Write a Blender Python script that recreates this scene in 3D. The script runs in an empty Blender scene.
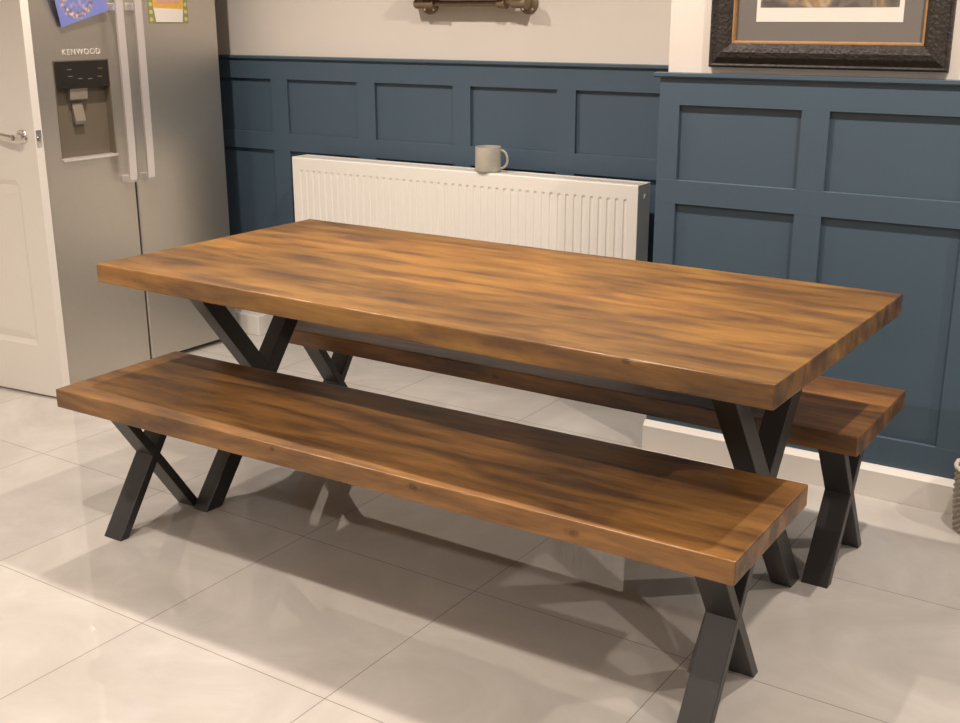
import bpy, bmesh, math, random
from mathutils import Vector, Matrix
random.seed(7)
S = bpy.context.scene
COL = S.collection

# ------------------------------------------------------------------ camera
yaw, pitch, roll, fpx = 0.5983, -0.294, -0.0026, 1156.25
cy, sy, cp, sp = math.cos(yaw), math.sin(yaw), math.cos(pitch), math.sin(pitch)
fwd = Vector((-sy*cp, cy*cp, sp)); rt = Vector((cy, sy, 0)); up = rt.cross(fwd)
c, s = math.cos(roll), math.sin(roll)
R_, U_ = c*rt + s*up, -s*rt + c*up
cam = bpy.data.objects.new('camera', bpy.data.cameras.new('camera'))
COL.objects.link(cam)
M = Matrix((R_, U_, -fwd)).transposed().to_4x4(); M.translation = Vector((1.5576, -2.804, 1.4314))
cam.matrix_world = M
cam.data.sensor_width = 36; cam.data.lens = fpx*36/960; cam.data.clip_start = .02
S.camera = cam

# ------------------------------------------------------------------ light
S.view_settings.view_transform = 'Standard'; S.view_settings.look = 'None'
S.view_settings.gamma = 1; S.view_settings.use_curve_mapping = False
S.view_settings.exposure = 1.03
wd = bpy.data.worlds.new('world'); S.world = wd; wd.use_nodes = True
wd.node_tree.nodes['Background'].inputs[0].default_value = (1, .86, .7, 1)
wd.node_tree.nodes['Background'].inputs[1].default_value = 0.3
CEIL = 2.4
DOWN = [(-1.62, -.1, 1.15), (-.2, -.1, 1.25), (1.25, -.1, 1.3), (2.7, -.1, 1.3), (-1.62, -1.8, 1), (-.2, -1.8, 1.2), (2.7, -1.8, .7), (-1.62, -3.5, 1.1), (-.2, -3.5, .9), (1.6, -3.5, .9)]  # rearmost row is unseen; its left lamp was added as front fill
for x, y, e in DOWN:
    l = bpy.data.lights.new('downlight_or_fill', 'SPOT'); l.energy = 36*e; l.color = (1, .865, .755)
    l.spot_size = math.radians(150); l.spot_blend = .75; l.shadow_soft_size = .02
    o = bpy.data.objects.new('downlight_or_fill', l); COL.objects.link(o); o.location = (x, y, CEIL - .03)

# ------------------------------------------------------------------ materials
def srgb(r, g, b):
    f = lambda v: (v/255/12.92) if v/255 <= .04045 else ((v/255 + .055)/1.055)**2.4
    return (f(r), f(g), f(b), 1)

class NT:
    def __init__(s, name):
        s.m = bpy.data.materials.new(name); s.m.use_nodes = True
        s.t = s.m.node_tree; s.b = s.t.nodes['Principled BSDF']
    def n(s, typ, **kw):
        nd = s.t.nodes.new(typ)
        for k, v in kw.items():
            if k.startswith('i_'): nd.inputs[k[2:].replace('_', ' ')].default_value = v
            else: setattr(nd, k, v)
        return nd
    def l(s, a, b): s.t.links.new(a, b)

def mat(name, col, rough=.5, metal=0., spec=.5, var=0., vscale=8, bump=0., bscale=200, coat=0., bdist=.002):
    k = NT(name); b = k.b
    b.inputs['Base Color'].default_value = col; b.inputs['Roughness'].default_value = rough
    b.inputs['Metallic'].default_value = metal; b.inputs['Specular IOR Level'].default_value = spec
    b.inputs['Coat Weight'].default_value = coat
    tc = k.n('ShaderNodeTexCoord')
    nz = k.n('ShaderNodeTexNoise', i_Scale=vscale, i_Detail=4.); k.l(tc.outputs['Object'], nz.inputs['Vector'])
    mx = k.n('ShaderNodeMix', data_type='RGBA'); k.l(nz.outputs['Fac'], mx.inputs['Factor'])
    mx.inputs['A'].default_value = tuple(c*(1 - var) for c in col[:3]) + (1,)
    mx.inputs['B'].default_value = tuple(min(1, c*(1 + var)) for c in col[:3]) + (1,)
    k.l(mx.outputs['Result'], b.inputs['Base Color'])
    if bump:
        n2 = k.n('ShaderNodeTexNoise', i_Scale=bscale, i_Detail=3.); k.l(tc.outputs['Object'], n2.inputs['Vector'])
        bp = k.n('ShaderNodeBump', i_Strength=bump, i_Distance=bdist); k.l(n2.outputs['Fac'], bp.inputs['Height'])
        k.l(bp.outputs['Normal'], b.inputs['Normal'])
    return k.m

def ramp(k, src, stops):
    r = k.n('ShaderNodeValToRGB'); k.l(src, r.inputs['Fac']); e = r.color_ramp.elements
    while len(e) < len(stops): e.new(.5)
    for el, (p, c_) in zip(e, stops): el.position = p; el.color = c_
    return r.outputs['Color']

def wood(name, seed, light, mid, dark, rough=.42, knots=()):
    """stained boards running along local X"""
    k = NT(name); b = k.b
    tc = k.n('ShaderNodeTexCoord')
    def mp(sc, off):
        m = k.n('ShaderNodeMapping'); m.inputs['Scale'].default_value = sc; m.inputs['Location'].default_value = off
        k.l(tc.outputs['Object'], m.inputs['Vector']); return m.outputs['Vector']
    # long smudges of stain
    n1 = k.n('ShaderNodeTexNoise', i_Scale=1., i_Detail=5., i_Roughness=.55, i_Distortion=.35); k.l(mp((3.2, 17, 17), (seed, seed*2, 0)), n1.inputs['Vector'])
    n2 = k.n('ShaderNodeTexNoise', i_Scale=1., i_Detail=8., i_Roughness=.72); k.l(mp((9, 110, 110), (seed*3, 0, seed)), n2.inputs['Vector'])
    n3 = k.n('ShaderNodeTexNoise', i_Scale=1., i_Detail=3., i_Roughness=.5, i_Distortion=.5); k.l(mp((1.3, 3.0, 3.0), (0, seed, seed)), n3.inputs['Vector'])
    base = ramp(k, n1.outputs['Fac'], [(.34, dark), (.47, mid), (.62, light)])
    g = ramp(k, n2.outputs['Fac'], [(.32, (.66, .63, .60, 1)), (.50, (.96, .96, .96, 1)), (.68, (1.12, 1.12, 1.1, 1))])
    bl = ramp(k, n3.outputs['Fac'], [(.36, (.62, .60, .60, 1)), (.5, (.97, .97, .97, 1)), (.62, (1.25, 1.2, 1.12, 1))])
    m1 = k.n('ShaderNodeMix', data_type='RGBA', blend_type='MULTIPLY'); m1.inputs['Factor'].default_value = .75
    k.l(base, m1.inputs['A']); k.l(g, m1.inputs['B'])
    m2 = k.n('ShaderNodeMix', data_type='RGBA', blend_type='MULTIPLY'); m2.inputs['Factor'].default_value = .85
    k.l(m1.outputs['Result'], m2.inputs['A']); k.l(bl, m2.inputs['B'])
    last = m2.outputs['Result']
    # knots where the boards have them, wobbling dark rings
    wob = k.n('ShaderNodeTexNoise', i_Scale=45., i_Detail=2.); k.l(tc.outputs['Object'], wob.inputs['Vector'])
    for (kx, ky, kz, kr) in knots:
        mpk = k.n('ShaderNodeMapping'); mpk.inputs['Location'].default_value = (-kx*.75/kr, -ky/kr, -kz/kr); mpk.inputs['Scale'].default_value = (.75/kr, 1/kr, 1/kr)
        k.l(tc.outputs['Object'], mpk.inputs['Vector'])
        ln = k.n('ShaderNodeVectorMath', operation='LENGTH'); k.l(mpk.outputs['Vector'], ln.inputs[0])
        ad = k.n('ShaderNodeMath', operation='MULTIPLY_ADD'); k.l(wob.outputs['Fac'], ad.inputs[0]); ad.inputs[1].default_value = .9; k.l(ln.outputs['Value'], ad.inputs[2])
        kn = ramp(k, ad.outputs[0], [(.0, (.35, .30, .28, 1)), (.42, (.60, .55, .52, 1)), (.60, (.42, .38, .36, 1)), (.78, (.80, .77, .74, 1)), (.98, (1, 1, 1, 1))])
        m3 = k.n('ShaderNodeMix', data_type='RGBA', blend_type='MULTIPLY'); m3.inputs['Factor'].default_value = 1
        k.l(last, m3.inputs['A']); k.l(kn, m3.inputs['B']); last = m3.outputs['Result']
    # end grain takes the stain darker and greyer
    sx = k.n('ShaderNodeSeparateXYZ'); k.l(tc.outputs['Normal'], sx.inputs[0])
    ab = k.n('ShaderNodeMath', operation='ABSOLUTE'); k.l(sx.outputs['X'], ab.inputs[0])
    eg = k.n('ShaderNodeTexNoise', i_Scale=1., i_Detail=4.); k.l(mp((20, 28, 12), (seed, 0, 0)), eg.inputs['Vector'])
    egc = ramp(k, eg.outputs['Fac'], [(.38, (.50, .52, .62, 1)), (.6, (.92, .92, 1.0, 1))])
    ef = ramp(k, ab.outputs[0], [(.75, (1, 1, 1, 1)), (.9, (0, 0, 0, 1))])
    me_ = k.n('ShaderNodeMix', data_type='RGBA'); k.l(ef, me_.inputs['Factor']); k.l(egc, me_.inputs['A']); me_.inputs['B'].default_value = (1, 1, 1, 1)
    m3 = k.n('ShaderNodeMix', data_type='RGBA', blend_type='MULTIPLY'); m3.inputs['Factor'].default_value = 1
    k.l(last, m3.inputs['A']); k.l(me_.outputs['Result'], m3.inputs['B'])
    k.l(m3.outputs['Result'], b.inputs['Base Color'])
    b.inputs['Roughness'].default_value = rough; b.inputs['Specular IOR Level'].default_value = .55
    bp = k.n('ShaderNodeBump', i_Strength=.25, i_Distance=.002); k.l(n2.outputs['Fac'], bp.inputs['Height']); k.l(bp.outputs['Normal'], b.inputs['Normal'])
    return k.m

def floor_mat():
    k = NT('polished_tile'); b = k.b
    tc = k.n('ShaderNodeTexCoord')
    br = k.n('ShaderNodeTexBrick', offset=0., squash=1.)
    br.inputs['Scale'].default_value = 1; br.inputs['Mortar Size'].default_value = .0015; br.inputs['Mortar Smooth'].default_value = .3
    br.inputs['Brick Width'].default_value = .5885; br.inputs['Row Height'].default_value = .585; br.inputs['Bias'].default_value = 0
    br.inputs['Color1'].default_value = (1, 1, 1, 1); br.inputs['Color2'].default_value = (.94, .94, .95, 1); br.inputs['Mortar'].default_value = (.50, .47, .44, 1)
    k.l(tc.outputs['Object'], br.inputs['Vector'])
    n1 = k.n('ShaderNodeTexNoise', i_Scale=2.2, i_Detail=7., i_Roughness=.62, i_Distortion=1.1); k.l(tc.outputs['Object'], n1.inputs['Vector'])
    base = ramp(k, n1.outputs['Fac'], [(.30, FL_DARK), (.52, FL_MID), (.70, FL_LIGHT)])
    m1 = k.n('ShaderNodeMix', data_type='RGBA', blend_type='MULTIPLY'); m1.inputs['Factor'].default_value = 1
    k.l(base, m1.inputs['A']); k.l(br.outputs['Color'], m1.inputs['B'])
    k.l(m1.outputs['Result'], b.inputs['Base Color'])
    b.inputs['Roughness'].default_value = .02; b.inputs['IOR'].default_value = 1.62; b.inputs['Specular IOR Level'].default_value = .5
    return k.m
FL_DARK, FL_MID, FL_LIGHT = (.47, .445, .41, 1), (.54, .515, .48, 1), (.61, .59, .555, 1)
M_floor = floor_mat()
M_wall = mat('cream_wall_paint', (.66, .62, .57, 1), .85, var=.015, spec=.2)
M_wall2 = mat('low_bounce_wall_paint', (.42, .39, .35, 1), .85, var=.015, spec=.2)  # unseen walls coloured darker to cut bounce and deepen shadows
M_ceil = mat('ceiling_paint', (.66, .64, .61, 1), .9, spec=.2)
M_blue = mat('blue_panel_paint', (.064, .102, .142, 1), .42, var=.05, vscale=3, spec=.4)
M_white = mat('white_gloss_paint', (.78, .75, .70, 1), .35, var=.01)
M_rad = mat('white_enamel', (.80, .78, .73, 1), .35, var=.01)
M_steel = mat('brushed_steel', (.60, .565, .51, 1), .36, metal=.9, var=.03, vscale=30)
M_handle = mat('satin_bar_metal', (.80, .76, .74, 1), .35, metal=.6)
M_body = mat('fridge_side_grey', (.16, .16, .16, 1), .5)
M_black = mat('black_plastic', (.02, .017, .014, 1), .3)
M_dkcav = mat('dispenser_cavity_plastic', (.15, .125, .09, 1), .35)
M_dkgrey = mat('dispenser_pad_plastic', (.26, .23, .19, 1), .4)
M_chrome = mat('polished_chrome', (.75, .73, .7, 1), .15, metal=1)
M_leg = mat('black_powder_coat', (.028, .027, .027, 1), .38, var=.1, bump=.15, bscale=600, spec=.5)
M_mug = mat('grey_glazed_stoneware', (.42, .40, .34, 1), .3, var=.16, vscale=28)
M_mugin = mat('cream_glaze', (.68, .63, .5, 1), .3)
M_pipe = mat('aged_iron_pipe', (.20, .145, .09, 1), .5, metal=.25, var=.3, vscale=60)
M_frame = mat('dark_bronze_moulding', (.028, .024, .021, 1), .48, var=.6, vscale=70, bump=.8, bscale=95, bdist=.006, spec=.35)
M_gold = mat('gilt_edge', (.42, .25, .12, 1), .4, metal=.4, var=.25, vscale=70)
M_mat = mat('grey_mount_board', (.15, .14, .13, 1), .7)
M_paper = mat('white_print_paper', (.78, .74, .68, 1), .7)
M_basket = mat('pale_wicker', (.55, .49, .42, 1), .8, var=.25, vscale=60)
M_logo = mat('pale_badge_metal', (.75, .70, .64, 1), .4)
M_cardblue = None

def pic_mat():
    k = NT('muted_print'); tc = k.n('ShaderNodeTexCoord')
    n1 = k.n('ShaderNodeTexNoise', i_Scale=14., i_Detail=3., i_Distortion=1.); k.l(tc.outputs['Object'], n1.inputs['Vector'])
    k.l(ramp(k, n1.outputs['Fac'], [(.35, (.06, .05, .045, 1)), (.5, (.16, .14, .12, 1)), (.58, (.34, .22, .09, 1)), (.68, (.42, .38, .30, 1))]), k.b.inputs['Base Color'])
    k.b.inputs['Roughness'].default_value = .6; return k.m
M_pic = pic_mat()
def card_mat():
    k = NT('blue_patterned_card'); tc = k.n('ShaderNodeTexCoord')
    # ring of blossom round the middle of the card
    ln = k.n('ShaderNodeVectorMath', operation='LENGTH'); k.l(tc.outputs['Object'], ln.inputs[0])
    n1 = k.n('ShaderNodeTexNoise', i_Scale=70., i_Detail=3.); k.l(tc.outputs['Object'], n1.inputs['Vector'])
    spots = ramp(k, n1.outputs['Fac'], [(.40, (.16, .18, .30, 1)), (.48, (.20, .25, .52, 1)), (.56, (.5, .30, .30, 1)), (.64, (.75, .62, .5, 1))])
    ring = ramp(k, ln.outputs['Value'], [(.045, (.3, .3, .3, 1)), (.058, (1, 1, 1, 1)), (.072, (1, 1, 1, 1)), (.08, (0, 0, 0, 1))])
    mx = k.n('ShaderNodeMix', data_type='RGBA'); k.l(ring, mx.inputs['Factor']); mx.inputs['A'].default_value = (.21, .25, .62, 1); k.l(spots, mx.inputs['B'])
    k.l(mx.outputs['Result'], k.b.inputs['Base Color']); k.b.inputs['Roughness'].default_value = .5; return k.m
M_card = card_mat()
M_noteg = mat('olive_green_card', (.27, .27, .10, 1), .6, var=.3, vscale=120)
M_notey = mat('yellow_card', (.72, .42, .08, 1), .6, var=.2, vscale=60)
M_notep = mat('pink_card', (.62, .36, .28, 1), .6, var=.1, vscale=60)
M_notel = mat('lime_bead_print', (.55, .52, .25, 1), .6)

def glass_mat():
    k = NT('picture_glass'); t = k.t; t.nodes.remove(k.b)
    o = t.nodes['Material Output']; tr = k.n('ShaderNodeBsdfTransparent'); gl = k.n('ShaderNodeBsdfGlossy'); gl.inputs['Roughness'].default_value = .02
    mx = k.n('ShaderNodeMixShader'); mx.inputs[0].default_value = .05
    k.l(tr.outputs[0], mx.inputs[1]); k.l(gl.outputs[0], mx.inputs[2]); k.l(mx.outputs[0], o.inputs['Surface'])
    return k.m
M_glass = glass_mat()

# ------------------------------------------------------------------ mesh helpers
def B(): return bmesh.new()
def box(bm, x0, x1, y0, y1, z0, z1, bev=0, seg=2):
    vs = [bm.verts.new((x, y, z)) for z in (z0, z1) for y in (y0, y1) for x in (x0, x1)]
    q = [(0, 2, 3, 1), (4, 5, 7, 6), (0, 1, 5, 4), (2, 6, 7, 3), (0, 4, 6, 2), (1, 3, 7, 5)]
    fs = [bm.faces.new([vs[i] for i in f]) for f in q]
    if bev:
        es = list({e for f in fs for e in f.edges})
        bmesh.ops.bevel(bm, geom=es, offset=bev, segments=seg, profile=.5, affect='EDGES')
    return vs
def prism(bm, pts, axis, a0, a1, bev=0):
    """extrude polygon pts (2-D) along axis 0/1/2 from a0 to a1"""
    def P(p, a):
        return (a, p[0], p[1]) if axis == 0 else (p[0], a, p[1]) if axis == 1 else (p[0], p[1], a)
    v0 = [bm.verts.new(P(p, a0)) for p in pts]; v1 = [bm.verts.new(P(p, a1)) for p in pts]
    n = len(pts); fs = [bm.faces.new(v0[::-1]), bm.faces.new(v1)]
    for i in range(n): fs.append(bm.faces.new((v0[i], v0[(i+1) % n], v1[(i+1) % n], v1[i])))
    if bev:
        es = list({e for f in fs for e in f.edges})
        bmesh.ops.bevel(bm, geom=es, offset=bev, segments=2, profile=.5, affect='EDGES')
def tube(bm, path, r, seg=12, cap=True):
    rings = []; path = [Vector(p) for p in path]; n0 = None
    for i, p in enumerate(path):
        d = (path[min(i+1, len(path)-1)] - path[max(i-1, 0)]).normalized()
        if n0 is None:
            a = Vector((0, 0, 1)) if abs(d.z) < .9 else Vector((1, 0, 0)); n0 = d.cross(a).normalized()
        n0 = (n0 - d*n0.dot(d)).normalized(); b2 = d.cross(n0); rr = r[i] if isinstance(r, (list, tuple)) else r
        rings.append([bm.verts.new(p + rr*(math.cos(t)*n0 + math.sin(t)*b2)) for t in [2*math.pi*j/seg for j in range(seg)]])
    for a, b2 in zip(rings, rings[1:]):
        for j in range(seg): bm.faces.new((a[j], a[(j+1) % seg], b2[(j+1) % seg], b2[j]))
    if cap: bm.faces.new(rings[0][::-1]); bm.faces.new(rings[-1])
def lathe(bm, prof, seg=40, ctr=(0, 0, 0), axis='z'):
    rings = []
    for r, z in prof:
        ring = []
        for j in range(seg):
            t = 2*math.pi*j/seg; a, b2 = r*math.cos(t), r*math.sin(t)
            p = (a, b2, z) if axis == 'z' else (a, z, b2) if axis == 'y' else (z, a, b2)
            ring.append(bm.verts.new(Vector(p) + Vector(ctr)))
        rings.append(ring)
    for a, b2 in zip(rings, rings[1:]):
        for j in range(seg): bm.faces.new((a[j], a[(j+1) % seg], b2[(j+1) % seg], b2[j]))
    bm.faces.new(rings[0][::-1]); bm.faces.new(rings[-1])
def obj(name, bm, m, parent=None, loc=None, rz=None, smooth=False):
    bmesh.ops.recalc_face_normals(bm, faces=bm.faces)
    me = bpy.data.meshes.new(name); bm.to_mesh(me); bm.free()
    if smooth:
        me.polygons.foreach_set('use_smooth', [True]*len(me.polygons))
        try: me.set_sharp_from_angle(angle=math.radians(40))
        except Exception: pass
    me.materials.append(m)
    o = bpy.data.objects.new(name, me); COL.objects.link(o)
    if parent: o.parent = parent
    if loc: o.location = loc
    if rz is not None: o.rotation_euler.z = rz
    return o
def thing(name, label, cat, loc=(0, 0, 0), rz=0, group=None):
    o = bpy.data.objects.new(name, None); COL.objects.link(o); o.location = loc; o.rotation_euler.z = rz
    o['label'] = label; o['category'] = cat
    if group: o['group'] = group
    return o
def tag(o, label, cat):
    o['label'] = label; o['category'] = cat; return o
def struct(o, label):
    o['kind'] = 'structure'; o['label'] = label; return o

# ------------------------------------------------------------------ the room
XL, XR, YF = -2.95, 3.2, -4.7
AW = .0261; WY, BRY = 1.0409 + .0, .5874       # back wall lines: y = WY + AW x
YB = 1.4
bm = B(); box(bm, -3.4, 3.6, -5.0+1.18, 2.0+1.18, -.1, 0)
fl = struct(obj('floor', bm, M_floor, loc=(.0392, -1.1801, 0), rz=.0091), 'large polished greige floor tiles with thin dark joints')
bm = B(); box(bm, -3.2, 3.4, -5, 1.6, CEIL, CEIL + .1); struct(obj('ceiling', bm, M_ceil), 'plain off white ceiling')
bm = B(); box(bm, XL - .1, XL, -4.9, 1.5, 0, CEIL); struct(obj('wall_left', bm, M_wall), 'plain cream wall behind the fridge')
bm = B(); box(bm, XR, XR + .1, -4.9, .9, 0, CEIL); struct(obj('wall_right', bm, M_wall2), 'plain unseen side wall, toned darker to cut bounce light')
bm = B(); box(bm, XL, XR, YF - .1, YF, 0, CEIL); struct(obj('wall_front', bm, M_wall2), 'plain unseen wall opposite the panelling, toned darker to cut bounce light')
BACK = (0, WY, 0); BRST = (0, BRY, 0)
bm = B(); box(bm, XL - .05, -.052, .02, .12, 0, CEIL); struct(obj('wall_back', bm, M_wall, loc=BACK, rz=AW), 'cream recessed wall above blue panelling')
bm = B(); box(bm, -.050, XR, .02, .56, 0, CEIL); struct(obj('wall_chimney', bm, M_wall, loc=BRST, rz=AW), 'cream projecting wall right of the radiator')

def panelling(name, x0, x1, openings, loc, label, ztop=1.233, midz=(.842, .918), topz=1.150, botz=.19, zb=.0, cap0=None, cap1=None):
    t = bpy.data.objects.new(name, None); COL.objects.link(t); t.location = loc; t.rotation_euler.z = AW; struct(t, label)
    bm = B(); box(bm, x0, x1, .014, .0199, zb, ztop); obj('backing_board', bm, M_blue, t)
    bm = B()
    # rails and stiles, proud of the backing, as one framework cut round the openings
    bv = .0012
    for z0, z1 in ((topz, ztop), midz, (zb, botz)): box(bm, x0, x1, 0, .0142, z0, z1, bv, 1)
    xs = [x0] + [v for o in openings for v in o] + [x1]
    for i in range(0, len(xs), 2):
        if xs[i+1] > xs[i]:
            for z0, z1 in ((botz, midz[0]), (midz[1], topz)): box(bm, xs[i], xs[i+1], .0002, .0142, z0 - .001, z1 + .001)
    obj('panel_framing', bm, M_blue, t)
    bm = B(); prism(bm, [(-.012, ztop + .014), (-.012, ztop + .005), (-.007, ztop), (.0199, ztop), (.0199, ztop + .016)], 0, x0 if cap0 is None else cap0, x1 if cap1 is None else cap1)
    obj('dado_cap', bm, M_blue, t); return t
opn = []
for x0, x1 in ((-2.94, -2.60), (-2.505, -2.135), (-2.04, -1.655), (-1.56, -1.17), (-1.088, -.70), (-.62, -.235)): opn.append((x0, x1))
panelling('trim_1', XL + .0, -.073, opn, BACK, 'dark blue wall panelling in the recess behind the radiator', cap1=-.073)
panelling('trim_2', -.068, XR, [(.0, .388), (.47, .868), (.95, 1.34), (1.43, 1.82), (1.91, 2.30), (2.39, 2.78)], BRST, 'dark blue wall panelling on the projecting wall at right', cap0=-.086)
bm = B(); prism(bm, [(0.0199-.045, 0), (0.0199-.045, .085), (-.012, .1), (.0, .1), (.0, 0)], 0, -.068, XR); struct(obj('baseboard_back', bm, M_white, loc=BRST, rz=AW), 'white skirting board under the right hand panelling')
bm = B(); box(bm, XL, -2.185, .872-WY+.058, -.0005, 0, .093, .003); struct(obj('baseboard_left', bm, M_white, loc=BACK, rz=AW), 'short boxed white skirting beside the fridge')

bm = B(); box(bm, -.068, -.0502, .0205, .40, 0, 1.247); struct(obj('trim_3', bm, M_blue, loc=BRST, rz=AW), 'blue panelled return of the projecting wall')

# open white door at the left
dr = bpy.data.objects.new('door_1', None); COL.objects.link(dr); struct(dr, 'white moulded door standing open beside the fridge')
dr.location = (-2.145, -.2165, 0); dr.rotation_euler.z = math.radians(7.0)   # free edge at local x=0, leaf runs to -x
bm = B(); DW, DH, DT = .762, 1.98, .036
# leaf with four recessed moulded panels on the front: grid of depths
def leaf_grid(bm):
    px = [0, -.105, -.125, -.155, -.33, -.355, -.37, -.392, -.407, -.432, -.607, -.637, -.657, -DW]
    dx = [0, 0, .009, .002, .002, .009, 0, 0, .009, .002, .002, .009, 0, 0]
    pz = [.008, .205, .225, .255, .79, .82, .84, 1.50, 1.52, 1.55, 1.80, 1.83, 1.85, DH]
    dz = [0, 0, .009, .002, .002, .009, 0, 0, .009, .002, .002, .009, 0, 0]
    g = [[bm.verts.new((x, min(a, b_) if (a == 0 or b_ == 0) else max(a, b_), z)) for x, a in zip(px, dx)] for z, b_ in zip(pz, dz)]
    for r0, r1 in zip(g, g[1:]):
        for i in range(len(r0) - 1): bm.faces.new((r0[i], r0[i+1], r1[i+1], r1[i]))
    bk = [[bm.verts.new((x, DT, z)) for x in px] for z in pz]
    for r0, r1 in zip(bk, bk[1:]):
        for i in range(len(r0) - 1): bm.faces.new((r0[i], r1[i], r1[i+1], r0[i+1]))
    for i in range(len(px) - 1):
        bm.faces.new((g[0][i], bk[0][i], bk[0][i+1], g[0][i+1])); bm.faces.new((g[-1][i], g[-1][i+1], bk[-1][i+1], bk[-1][i]))
    for j in range(len(pz) - 1):
        bm.faces.new((g[j][0], g[j+1][0], bk[j+1][0], bk[j][0])); bm.faces.new((g[j][-1], bk[j][-1], bk[j+1][-1], g[j+1][-1]))
leaf_grid(bm)
obj('door_leaf', bm, M_white, dr)
bm = B(); lathe(bm, [(.0, 0), (.026, 0), (.026, -.004), (.022, -.009), (.012, -.010), (.0105, -.045), (.0, -.045)][1:-1], 28, (-.062, 0, 1.0), 'y')
tube(bm, [(-.062, -.045, 1.0), (-.080, -.050, 1.002), (-.13, -.048, 1.008), (-.185, -.046, 1.02)], [.0115, .0105, .009, .0075], 14)
obj('door_handle', bm, M_chrome, dr, smooth=True)
bm = B(); box(bm, -.0002, .0015, .006, .030, .965, 1.025, .0005, 1); box(bm, .0015, .009, .012, .024, .985, 1.003, .002, 1); obj('latch_plate', bm, M_chrome, dr)

# ------------------------------------------------------------------ table and benches
def xframe(parent, xa, w, y0, y1, dh, ztop, xi=.0006, ti=0):
    """crossed flat legs in the Y-Z plane, each strut its own leg"""
    bm = B(); prism(bm, [(y0, 0), (y0 + dh, 0), (y1 - ti, ztop), (y1 - ti - dh, ztop)], 0, xa, xa + w, .002); obj('leg', bm, M_leg, parent)
    bm = B(); prism(bm, [(y1 - dh, 0), (y1, 0), (y0 + ti + dh, ztop), (y0 + ti, ztop)], 0, xa + xi, xa + w - xi, .002); obj('leg', bm, M_leg, parent)
    bm = B(); box(bm, xa - .012, xa + w + .012, y0 - .03, y1 + .03, ztop, ztop + .006)
    obj('mounting_plate', bm, M_leg, parent)

def slab(L, W, T, seed, nx=60, ny=14, bev=.004):
    """worn solid top, origin at its front left lower corner"""
    bm = B(); rnd = random.Random(seed)
    box(bm, 0, L, 0, W, 0, T)
    es = [e for e in bm.edges if abs(e.verts[0].co.x - e.verts[1].co.x) > .1]
    bmesh.ops.subdivide_edges(bm, edges=es, cuts=nx, use_grid_fill=True)
    es = [e for e in bm.edges if abs(e.verts[0].co.y - e.verts[1].co.y) > .1]
    bmesh.ops.subdivide_edges(bm, edges=es, cuts=ny, use_grid_fill=True)
    es = [e for e in bm.edges if len(e.link_faces) == 2 and e.calc_face_angle(0) > 1]
    bmesh.ops.bevel(bm, geom=es, offset=bev, segments=2, profile=.5, affect='EDGES')
    for v in bm.verts:
        x, y, z = v.co
        if y < bev*1.5 or y > W - bev*1.5 or x < bev*1.5 or x > L - bev*1.5:
            n = math.sin(x*23 + seed)*.4 + math.sin(x*61 + seed*2)*.3 + math.sin(y*47 + seed)*.4 + rnd.uniform(-.5, .5)
            sg = -1 if z > T/2 else 1
            if z > T - .001 or z < .001 or y < .0005 or x > L - .0005: v.co.z += sg*.0007*abs(n)
            v.co.y += .0006*n
    return bm

W_L, W_M, W_D = (.295, .152, .037, 1), (.21, .102, .025, 1), (.115, .058, .024, 1)
T_KN, B_KN, C_KN = [(1.655, 0, .047, .022)], [(1.593, 0, .026, .028), (1.198, 0, .036, .024), (.789, 0, .04, .014)], [(.876, 0, .024, .02)]
M_wt = wood('stained_table_wood', 3.1, W_L, W_M, W_D, .38, T_KN)
M_wb = wood('stained_bench_wood', 7.7, (.255, .128, .038, 1), (.175, .085, .026, 1), (.088, .044, .020, 1), .40, B_KN)
M_wc = wood('stained_bench_wood_dark', 12.3, (.26, .120, .034, 1), (.17, .076, .022, 1), (.085, .040, .016, 1), .42, C_KN)
def endgrain(k_m): return k_m

tx0, tx1, ty0, ty1, TH, TT = -1.1135, .8542, -.7897, .0907, .76, .053
t = thing('dining_table', 'long rustic brown wooden dining table with black crossed metal legs', 'table', (tx0, ty0, 0))
L, W = tx1 - tx0, ty1 - ty0
obj('tabletop', slab(L, W, TT, 1), M_wt, t, (0, 0, TH - TT))
for xa in (.1495, L - .1495 - .057): xframe(t, xa, .057, .1476, W - .1476, .066, TH - TT - .006)

def bench(x0, x1, y0, y1, rz, label, m, seed, ins=.0586):
    h, T = .4495, .052; L, W = x1 - x0, y1 - y0
    b = thing('bench', label, 'bench', (x0, y0, 0), rz, 'wooden benches at the table')
    obj('seat', slab(L, W, T, seed), m, b, (0, 0, h - T))
    for xa in (ins, L - .0586 - .07): xframe(b, xa, .07, .063, W - .063, .031, h - T - .006, ti=.022)
    return b
xc = (-1.0874 + .8524)/2; hl = (.8524 + 1.0874)/2; a = .029
bench(xc - hl*math.cos(a), xc + hl, -.9538, -.5132, a, 'wooden bench in front of the table, nearest the camera', M_wb, 2).location.y = -.9538 - hl*math.sin(a)
a = .0125; LB = 1.915
b2 = bench(.8427 - LB, .8427, -.1394, .2988, a, 'wooden bench behind the table, along the panelled wall', M_wc, 5, .0365)
b2.location = (.8427 - LB*math.cos(a), -.1394 - LB*math.sin(a), 0)

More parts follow.
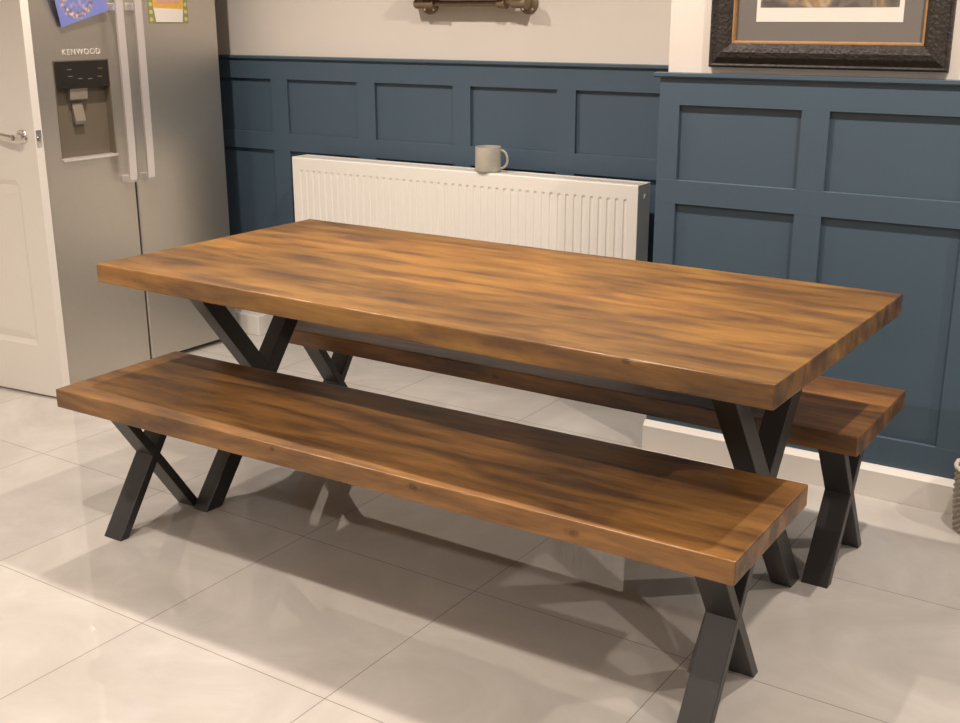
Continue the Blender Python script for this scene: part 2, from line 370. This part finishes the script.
# ------------------------------------------------------------------ radiator (local x along wall, y=0 front, z from bottom)
rx0, rx1, rz0, rz1, rd = -1.870, -.268, .245, .845, .102
RL, RH = rx1 - rx0, rz1 - rz0
rad = thing('radiator', 'long white convector radiator on the blue panelled wall', 'radiator', (rx0, .868 + AW*rx0, rz0), AW)
bm = B()
pitch_ = .0335; nr = int((RL - .05)/pitch_); off = (RL - nr*pitch_)/2
xs = [(0, 0), (off, 0)]
for i in range(nr):
    x = off + i*pitch_; xs += [(x + .009, 0), (x + .0125, 1), (x + .021, 1), (x + .0245, 0)]
xs.append((RL, 0))
zs = [(0, 0), (.035, 0), (.045, 1), (RH - .058, 1), (RH - .050, 0), (RH - .003, 0), (RH, -.3)]
g = [[bm.verts.new((x, (.0032*a_*b_ if b_ >= 0 else .003), z)) for x, a_ in xs] for z, b_ in zs]
for r0, r1 in zip(g, g[1:]):
    for i in range(len(r0) - 1): bm.faces.new((r0[i], r0[i+1], r1[i+1], r1[i]))
r = bmesh.ops.extrude_face_region(bm, geom=list(bm.faces)); 
for v in r['geom']:
    if isinstance(v, bmesh.types.BMVert): v.co.y += .009
obj('front_panel', bm, M_rad, rad)
bm = B(); box(bm, .004, RL - .004, rd - .02, rd - .008, .01, RH - .012, .002, 1); obj('rear_panel', bm, M_rad, rad)
for x0 in (-.0015, RL - .0025):
    bm = B(); box(bm, x0, x0 + .004, .0005, rd, .004, RH + .001, .001, 1)
    if x0 > 0: box(bm, x0 + .003, x0 + .006, .05, .062, RH - .05, RH - .038, .001, 1)
    obj('side_panel', bm, M_rad, rad)
# top grille: frame with slots across
bm = B(); box(bm, .003, RL - .003, .002, .018, RH - .004, RH + .001); box(bm, .003, RL - .003, rd - .018, rd - .002, RH - .004, RH + .001)
n = 100
for i in range(n):
    x = .003 + (RL - .012)*i/(n - 1); box(bm, x, x + .009, .017, rd - .017, RH - .004, RH)
obj('top_grille', bm, M_rad, rad)
for x in (.25, RL - .25):
    bm = B(); box(bm, x, x + .03, rd - .01, .192, .05, RH - .08); obj('wall_bracket', bm, M_rad, rad)
for x in (-.012, RL + .012):
    bm = B(); tube(bm, [(x, .05, .03), (x, .05, -.03), (x, .05, -rz0)], .0075, 12); lathe(bm, [(.012, -.02), (.018, 0), (.019, .04), (.014, .06)], 16, (x, .05, 0)); tube(bm, [(x, .05, .03), (x + (.02 if x < 0 else -.02), .05, .03)], .01, 12)
    obj('valve', bm, M_chrome, rad, smooth=True)

# mug on the radiator
MR, MH = .0495, .094
mug = thing('mug', 'grey stoneware mug standing on top of the white radiator', 'mug', (-.915, .868 + AW*-1.0 + .04, rz1 + .0015), .0)
bm = B(); lathe(bm, [(MR - .012, .002), (MR - .006, 0), (MR - .001, .004), (MR, .012), (MR, MH - .004), (MR - .001, MH), (MR - .004, MH - .001), (MR - .0045, MH - .006), (MR - .006, .012), (MR - .012, .008)], 48)
obj('mug_body', bm, M_mug, mug, smooth=True)
bm = B(); hp = []
for i in range(17):
    q = -math.pi/2 + math.pi*i/16; hp.append((MR - .004 + .030*max(0, math.cos(q))**.8, 0, MH*.5 + .034*math.sin(q)))
tube(bm, hp, .0048, 12); obj('handle', bm, M_mug, mug, smooth=True).rotation_euler.z = .35

# ------------------------------------------------------------------ fridge, front faces +X
FX, fy0, fg, fy1, FB, FT = -2.23, -.145, .285, .782, .022, 1.78
fr = thing('fridge', 'tall stainless steel double door fridge with ice and water dispenser', 'fridge', (FX, 0, 0))
bm = B(); box(bm, -.67, -.062, fy0 + .004, fy1 - .004, .03, FT - .01, .004); obj('cabinet', bm, M_body, fr)
bm = B(); box(bm, -.64, -.075, fy0 + .01, fy1 - .01, .0, .032); obj('plinth', bm, M_black, fr)
bm = B(); box(bm, -.062, -.030, fg - .02, fg + .02, .03, FT - .01); obj('gap_backing', bm, M_black, fr)  # shade of the door gap painted as a black strip behind it
dy0, dy1, dz0, dz1 = -.049, .203, .893, 1.260
def door(y0, y1, name, hole=None):
    bm = B()
    if hole is None: box(bm, -.058, 0, y0, y1, FB, FT, .006, 3)
    else:
        a0, a1, b0, b1 = hole
        ys = [y0, a0, a1, y1]; zs = [FB, b0, b1, FT]
        f = [[bm.verts.new((0, y, z)) for y in ys] for z in zs]; k = [[bm.verts.new((-.058, y, z)) for y in ys] for z in zs]
        for j in range(3):
            for i in range(3):
                if (i, j) == (1, 1): continue
                bm.faces.new((f[j][i], f[j][i+1], f[j+1][i+1], f[j+1][i])); bm.faces.new((k[j][i], k[j+1][i], k[j+1][i+1], k[j][i+1]))
        for i in range(3):
            bm.faces.new((f[0][i], k[0][i], k[0][i+1], f[0][i+1])); bm.faces.new((f[3][i], f[3][i+1], k[3][i+1], k[3][i]))
            bm.faces.new((f[i][0], f[i+1][0], k[i+1][0], k[i][0])); bm.faces.new((f[i][3], k[i][3], k[i+1][3], f[i+1][3]))
        for (j, i), (j2, i2) in (((1, 1), (1, 2)), ((1, 2), (2, 2)), ((2, 2), (2, 1)), ((2, 1), (1, 1))):
            bm.faces.new((f[j][i], f[j2][i2], k[j2][i2], k[j][i]))
    return obj(name, bm, M_steel, fr)
d1 = door(fy0, fg - .0055, 'freezer_door', (dy0 + .001, dy1 - .001, dz0 + .001, dz1 - .001))
d2 = door(fg + .0055, fy1, 'fridge_door')
for d, y in ((d1, .232), (d2, .322)):
    bm = B(); zb, zt = .782, 1.66
    pth = [(.012, y, zb + .006), (.05, y, zb + .002), (.056, y, zb + .012), (.060, y, zb + .12), (.062, y, (zb + zt)/2), (.060, y, zt - .12), (.056, y, zt - .012), (.05, y, zt)]
    # flat bar
    prev = None; hw = .017
    for (x, yy, z) in pth[1:]:
        ring = [bm.verts.new(v) for v in ((x, yy - hw, z), (x, yy + hw, z), (x - .014, yy + hw*.8, z), (x - .014, yy - hw*.8, z))]
        if prev:
            for j in range(4): bm.faces.new((prev[j], prev[(j+1) % 4], ring[(j+1) % 4], ring[j]))
        else: bm.faces.new(ring[::-1])
        prev = ring
    bm.faces.new(prev)
    h = obj('handle', bm, M_handle, d)
    for zz in (zb + .001, 1.437, zt - .032):
        bm = B(); box(bm, -.001, .046, y - .0145, y + .0145, zz, zz + .028, .003); obj('handle_mount', bm, M_handle, h)
# dispenser
bm = B(); 
box(bm, -.034, -.030, dy0, dy1, dz0, dz1)                       # back
for b_ in ((dy0, dy0 + .004, dz0, dz1), (dy1 - .004, dy1, dz0, dz1), (dy0, dy1, dz0, dz0 + .004), (dy0, dy1, dz1 - .004, dz1)): box(bm, -.034, .0015, *b_)
dp = obj('dispenser', bm, M_dkcav, d1)
bm = B(); box(bm, -.03, .003, dy0 + .003, dy1 - .003, 1.157, dz1 - .003, .003); pn = obj('control_panel', bm, M_black, dp)
M_dim = mat('dim_marks', (.16, .14, .12, 1), .4)
for y, z in ((.01, 1.225), (.012, 1.200), (.055, 1.190), (.10, 1.188), (.145, 1.195), (.15, 1.225)):
    bm = B(); box(bm, .003, .0034, y, y + .02, z, z + .0035); obj('button_mark', bm, M_dim, dp)
bm = B(); prism(bm, [(-.030, 1.157), (-.004, 1.157), (-.008, 1.115), (-.030, 1.108)], 1, .02, .10, .002); obj('nozzle', bm, M_dkgrey, dp)
bm = B(); prism(bm, [(-.030, 1.10), (-.020, 1.10), (-.006, 1.035), (-.012, 1.020), (-.030, 1.035)], 1, .035, .082, .003); obj('lever', bm, M_dkgrey, dp)
bm = B(); box(bm, -.030, .012, dy0 - .002, dy1 + .002, dz0 - .004, dz0 + .006, .001, 1); obj('drip_tray', bm, M_handle, dp)
# maker's badge
cu = bpy.data.curves.new('badge', 'FONT'); cu.body = 'KENWOOD'; cu.size = .030; cu.extrude = .0006; cu.align_x = 'CENTER'; cu.space_character = 1.15
tb = bpy.data.objects.new('badge', cu); COL.objects.link(tb); bpy.context.view_layer.update()
me = bpy.data.meshes.new_from_object(tb.evaluated_get(bpy.context.evaluated_depsgraph_get())); bpy.data.objects.remove(tb)
me.materials.append(M_logo); tb = bpy.data.objects.new('badge', me); COL.objects.link(tb); tb.parent = d1
tb.rotation_euler = (math.pi/2, 0, math.pi/2); tb.location = (.0016, .083, 1.280)

# papers on the fridge doors
cd = thing('greeting_card', 'tilted blue patterned card hanging on the left fridge door', 'card', (FX + .028, .065, 1.485))
cd.rotation_euler = (math.radians(16), math.radians(8), 0)
bm = B(); box(bm, 0, .0015, -.095, .125, -.085, .09); obj('card_sheet', bm, M_card, cd)
bm = B(); box(bm, -.010, 0, -.02, .02, .05, .07, .002); obj('magnet', bm, M_black, cd)
nt = thing('fridge_note', 'yellow and green bordered note with white pocket on right fridge door', 'note', (FX + .0005, .522, 1.388))
bm = B(); box(bm, 0, .0012, -.102, .102, 0, .26); obj('backing_card', bm, M_noteg, nt)
bm = B(); box(bm, .0012, .0018, -.078, .078, .052, .245); obj('yellow_panel', bm, M_notey, nt)
bm = B(); box(bm, .0018, .0022, -.062, .062, .077, .22); obj('pink_panel', bm, M_notep, nt)
bm = B(); prism(bm, [(-.068, .006), (.07, .004), (.076, .055), (-.076, .060)], 0, .0022, .0032); obj('white_pocket', bm, M_paper, nt)
for sy_ in (-1, 1):
    for i in range(9): bm = B(); lathe(bm, [(.0085, .0012), (.0085, .0018)], 14, (0, sy_*.090, .016 + i*.029), 'x'); obj('bead', bm, M_notel, nt)

# ------------------------------------------------------------------ picture on the projecting wall
px0, px1, pz0, pz1 = .088, .782, 1.268, 1.80
pc = thing('framed_picture', 'dark ornate framed picture hanging above the right hand panelling', 'picture', (px0, BRY + .0195 + AW*px0, pz0), AW)
PW, PH = px1 - px0, pz1 - pz0
def moulding(prof, ins=0):
    """prof: list of (inset from the outer edge, depth towards the room)"""
    bm = B(); rings = []
    for d, h in prof:
        d += ins; rings.append([bm.verts.new(p) for p in ((d, -h, d), (PW - d, -h, d), (PW - d, -h, PH - d), (d, -h, PH - d))])
    m_ = len(rings)
    for k in range(m_):
        a_, b_ = rings[k], rings[(k+1) % m_]
        for j in range(4): bm.faces.new((a_[j], a_[(j+1) % 4], b_[(j+1) % 4], b_[j]))
    return bm
obj('frame', moulding([(0, 0), (0, .018), (.006, .022), (.011, .018), (.016, .020), (.030, .030), (.045, .034), (.058, .030), (.066, .022), (.070, .018), (.070, 0)]), M_frame, pc)
obj('gilt_slip', moulding([(.070, .003), (.070, .019), (.074, .019), (.078, .012), (.078, .003)]), M_gold, pc)
bm = B(); box(bm, .07, PW - .07, -.004, -.001, .07, PH - .07); obj('mount_board', bm, M_mat, pc)
bm = B(); box(bm, .137, PW - .135, -.005, -.004, .132, PH - .12); pp = obj('print_paper', bm, M_paper, pc)
bm = B(); box(bm, .148, PW - .148, -.0056, -.005, .172, PH - .132); obj('print_image', bm, M_pic, pp)
bm = B(); box(bm, .0702, PW - .0702, -.0105, -.0085, .0702, PH - .0702); obj('glass', bm, M_glass, pc)

# ------------------------------------------------------------------ iron pipe bracket shelf on the recess wall
ps = thing('pipe_shelf', 'industrial iron pipe wall shelf above the recessed panelling', 'shelf', (-1.07, WY + .0199 + AW*-1.07, 1.460), AW)
def flange(x, lab='flange'):
    bm = B(); lathe(bm, [(.040, 0), (.040, -.006), (.036, -.009), (.020, -.012), (.018, -.024), (.011, -.024), ], 28, (x, 0, 0), 'y'); tube(bm, [(x, -.02, 0), (x, -.062, 0)], .0125, 14)
    o = obj(lab, bm, M_pipe, ps, smooth=True)
    for q in range(4):
        an = math.pi/4 + q*math.pi/2; bm = B(); lathe(bm, [(.0045, -.0085), (.0045, -.0115)], 10, (x + .030*math.cos(an), 0, .030*math.sin(an)), 'y')
        obj('screw', bm, M_chrome, o)
flange(-.215); flange(.235)
bm = B(); tube(bm, [(-.20, -.062, 0), (.215, -.062, 0)], .0105, 16); obj('rail', bm, M_pipe, ps, smooth=True)
for x0, x1, cap in ((-.245, -.150, True), (.195, .262, False), (.135, .172, False)):
    bm = B(); tube(bm, [(x0, -.062, 0), (x0 + .006, -.062, 0), (x0 + .0061, -.062, 0), (x1 - .008, -.062, 0), (x1 - .0079, -.062, 0), (x1, -.062, 0)], [.014, .014, .018, .018, .021, .021], 18); obj('pipe_fitting', bm, M_pipe, ps, smooth=True)
for x in (-.215, .19):
    bm = B(); tube(bm, [(x, -.062, 0), (x, -.062, .05)], .0125, 14); tube(bm, [(x, -.062, .0), (x, -.062, .028)], .018, 16); obj('upright', bm, M_pipe, ps, smooth=True)
bm = B(); box(bm, -.30, .20, -.135, -.005, .05, .075, .003); obj('board', bm, M_wc, ps)

# ------------------------------------------------------------------ basket at the right edge
bk = thing('basket', 'pale woven basket by the skirting at the right edge', 'basket', (1.032, .512, 0))
bm = B(); rows, seg = 22, 72; rings = []
for i in range(rows*3 + 1):
    z = .19*i/(rows*3); r0 = .070 + .012*(z/.19) + .003*math.sin(z/.19*math.pi)
    ring = []
    for j in range(seg):
        t_ = 2*math.pi*j/seg; w_ = .0045*math.sin(j*math.pi/2*1.0 + (i//3)*math.pi)*math.sin((i % 3)/3*math.pi)
        ring.append(bm.verts.new(((r0 + w_)*math.cos(t_), (r0 + w_)*math.sin(t_), z)))
    rings.append(ring)
for a_, b_ in zip(rings, rings[1:]):
    for j in range(seg): bm.faces.new((a_[j], a_[(j+1) % seg], b_[(j+1) % seg], b_[j]))
bm.faces.new(rings[0][::-1])
r = bmesh.ops.solidify(bm, geom=list(bm.faces), thickness=.006)
obj('woven_body', bm, M_basket, bk)
bm = B(); pts = [(.083*math.cos(2*math.pi*j/40), .083*math.sin(2*math.pi*j/40), .192 + .002*math.sin(j*2.4)) for j in range(41)]
tube(bm, pts, .0065, 10, cap=False); obj('rim', bm, M_basket, bk, smooth=True)
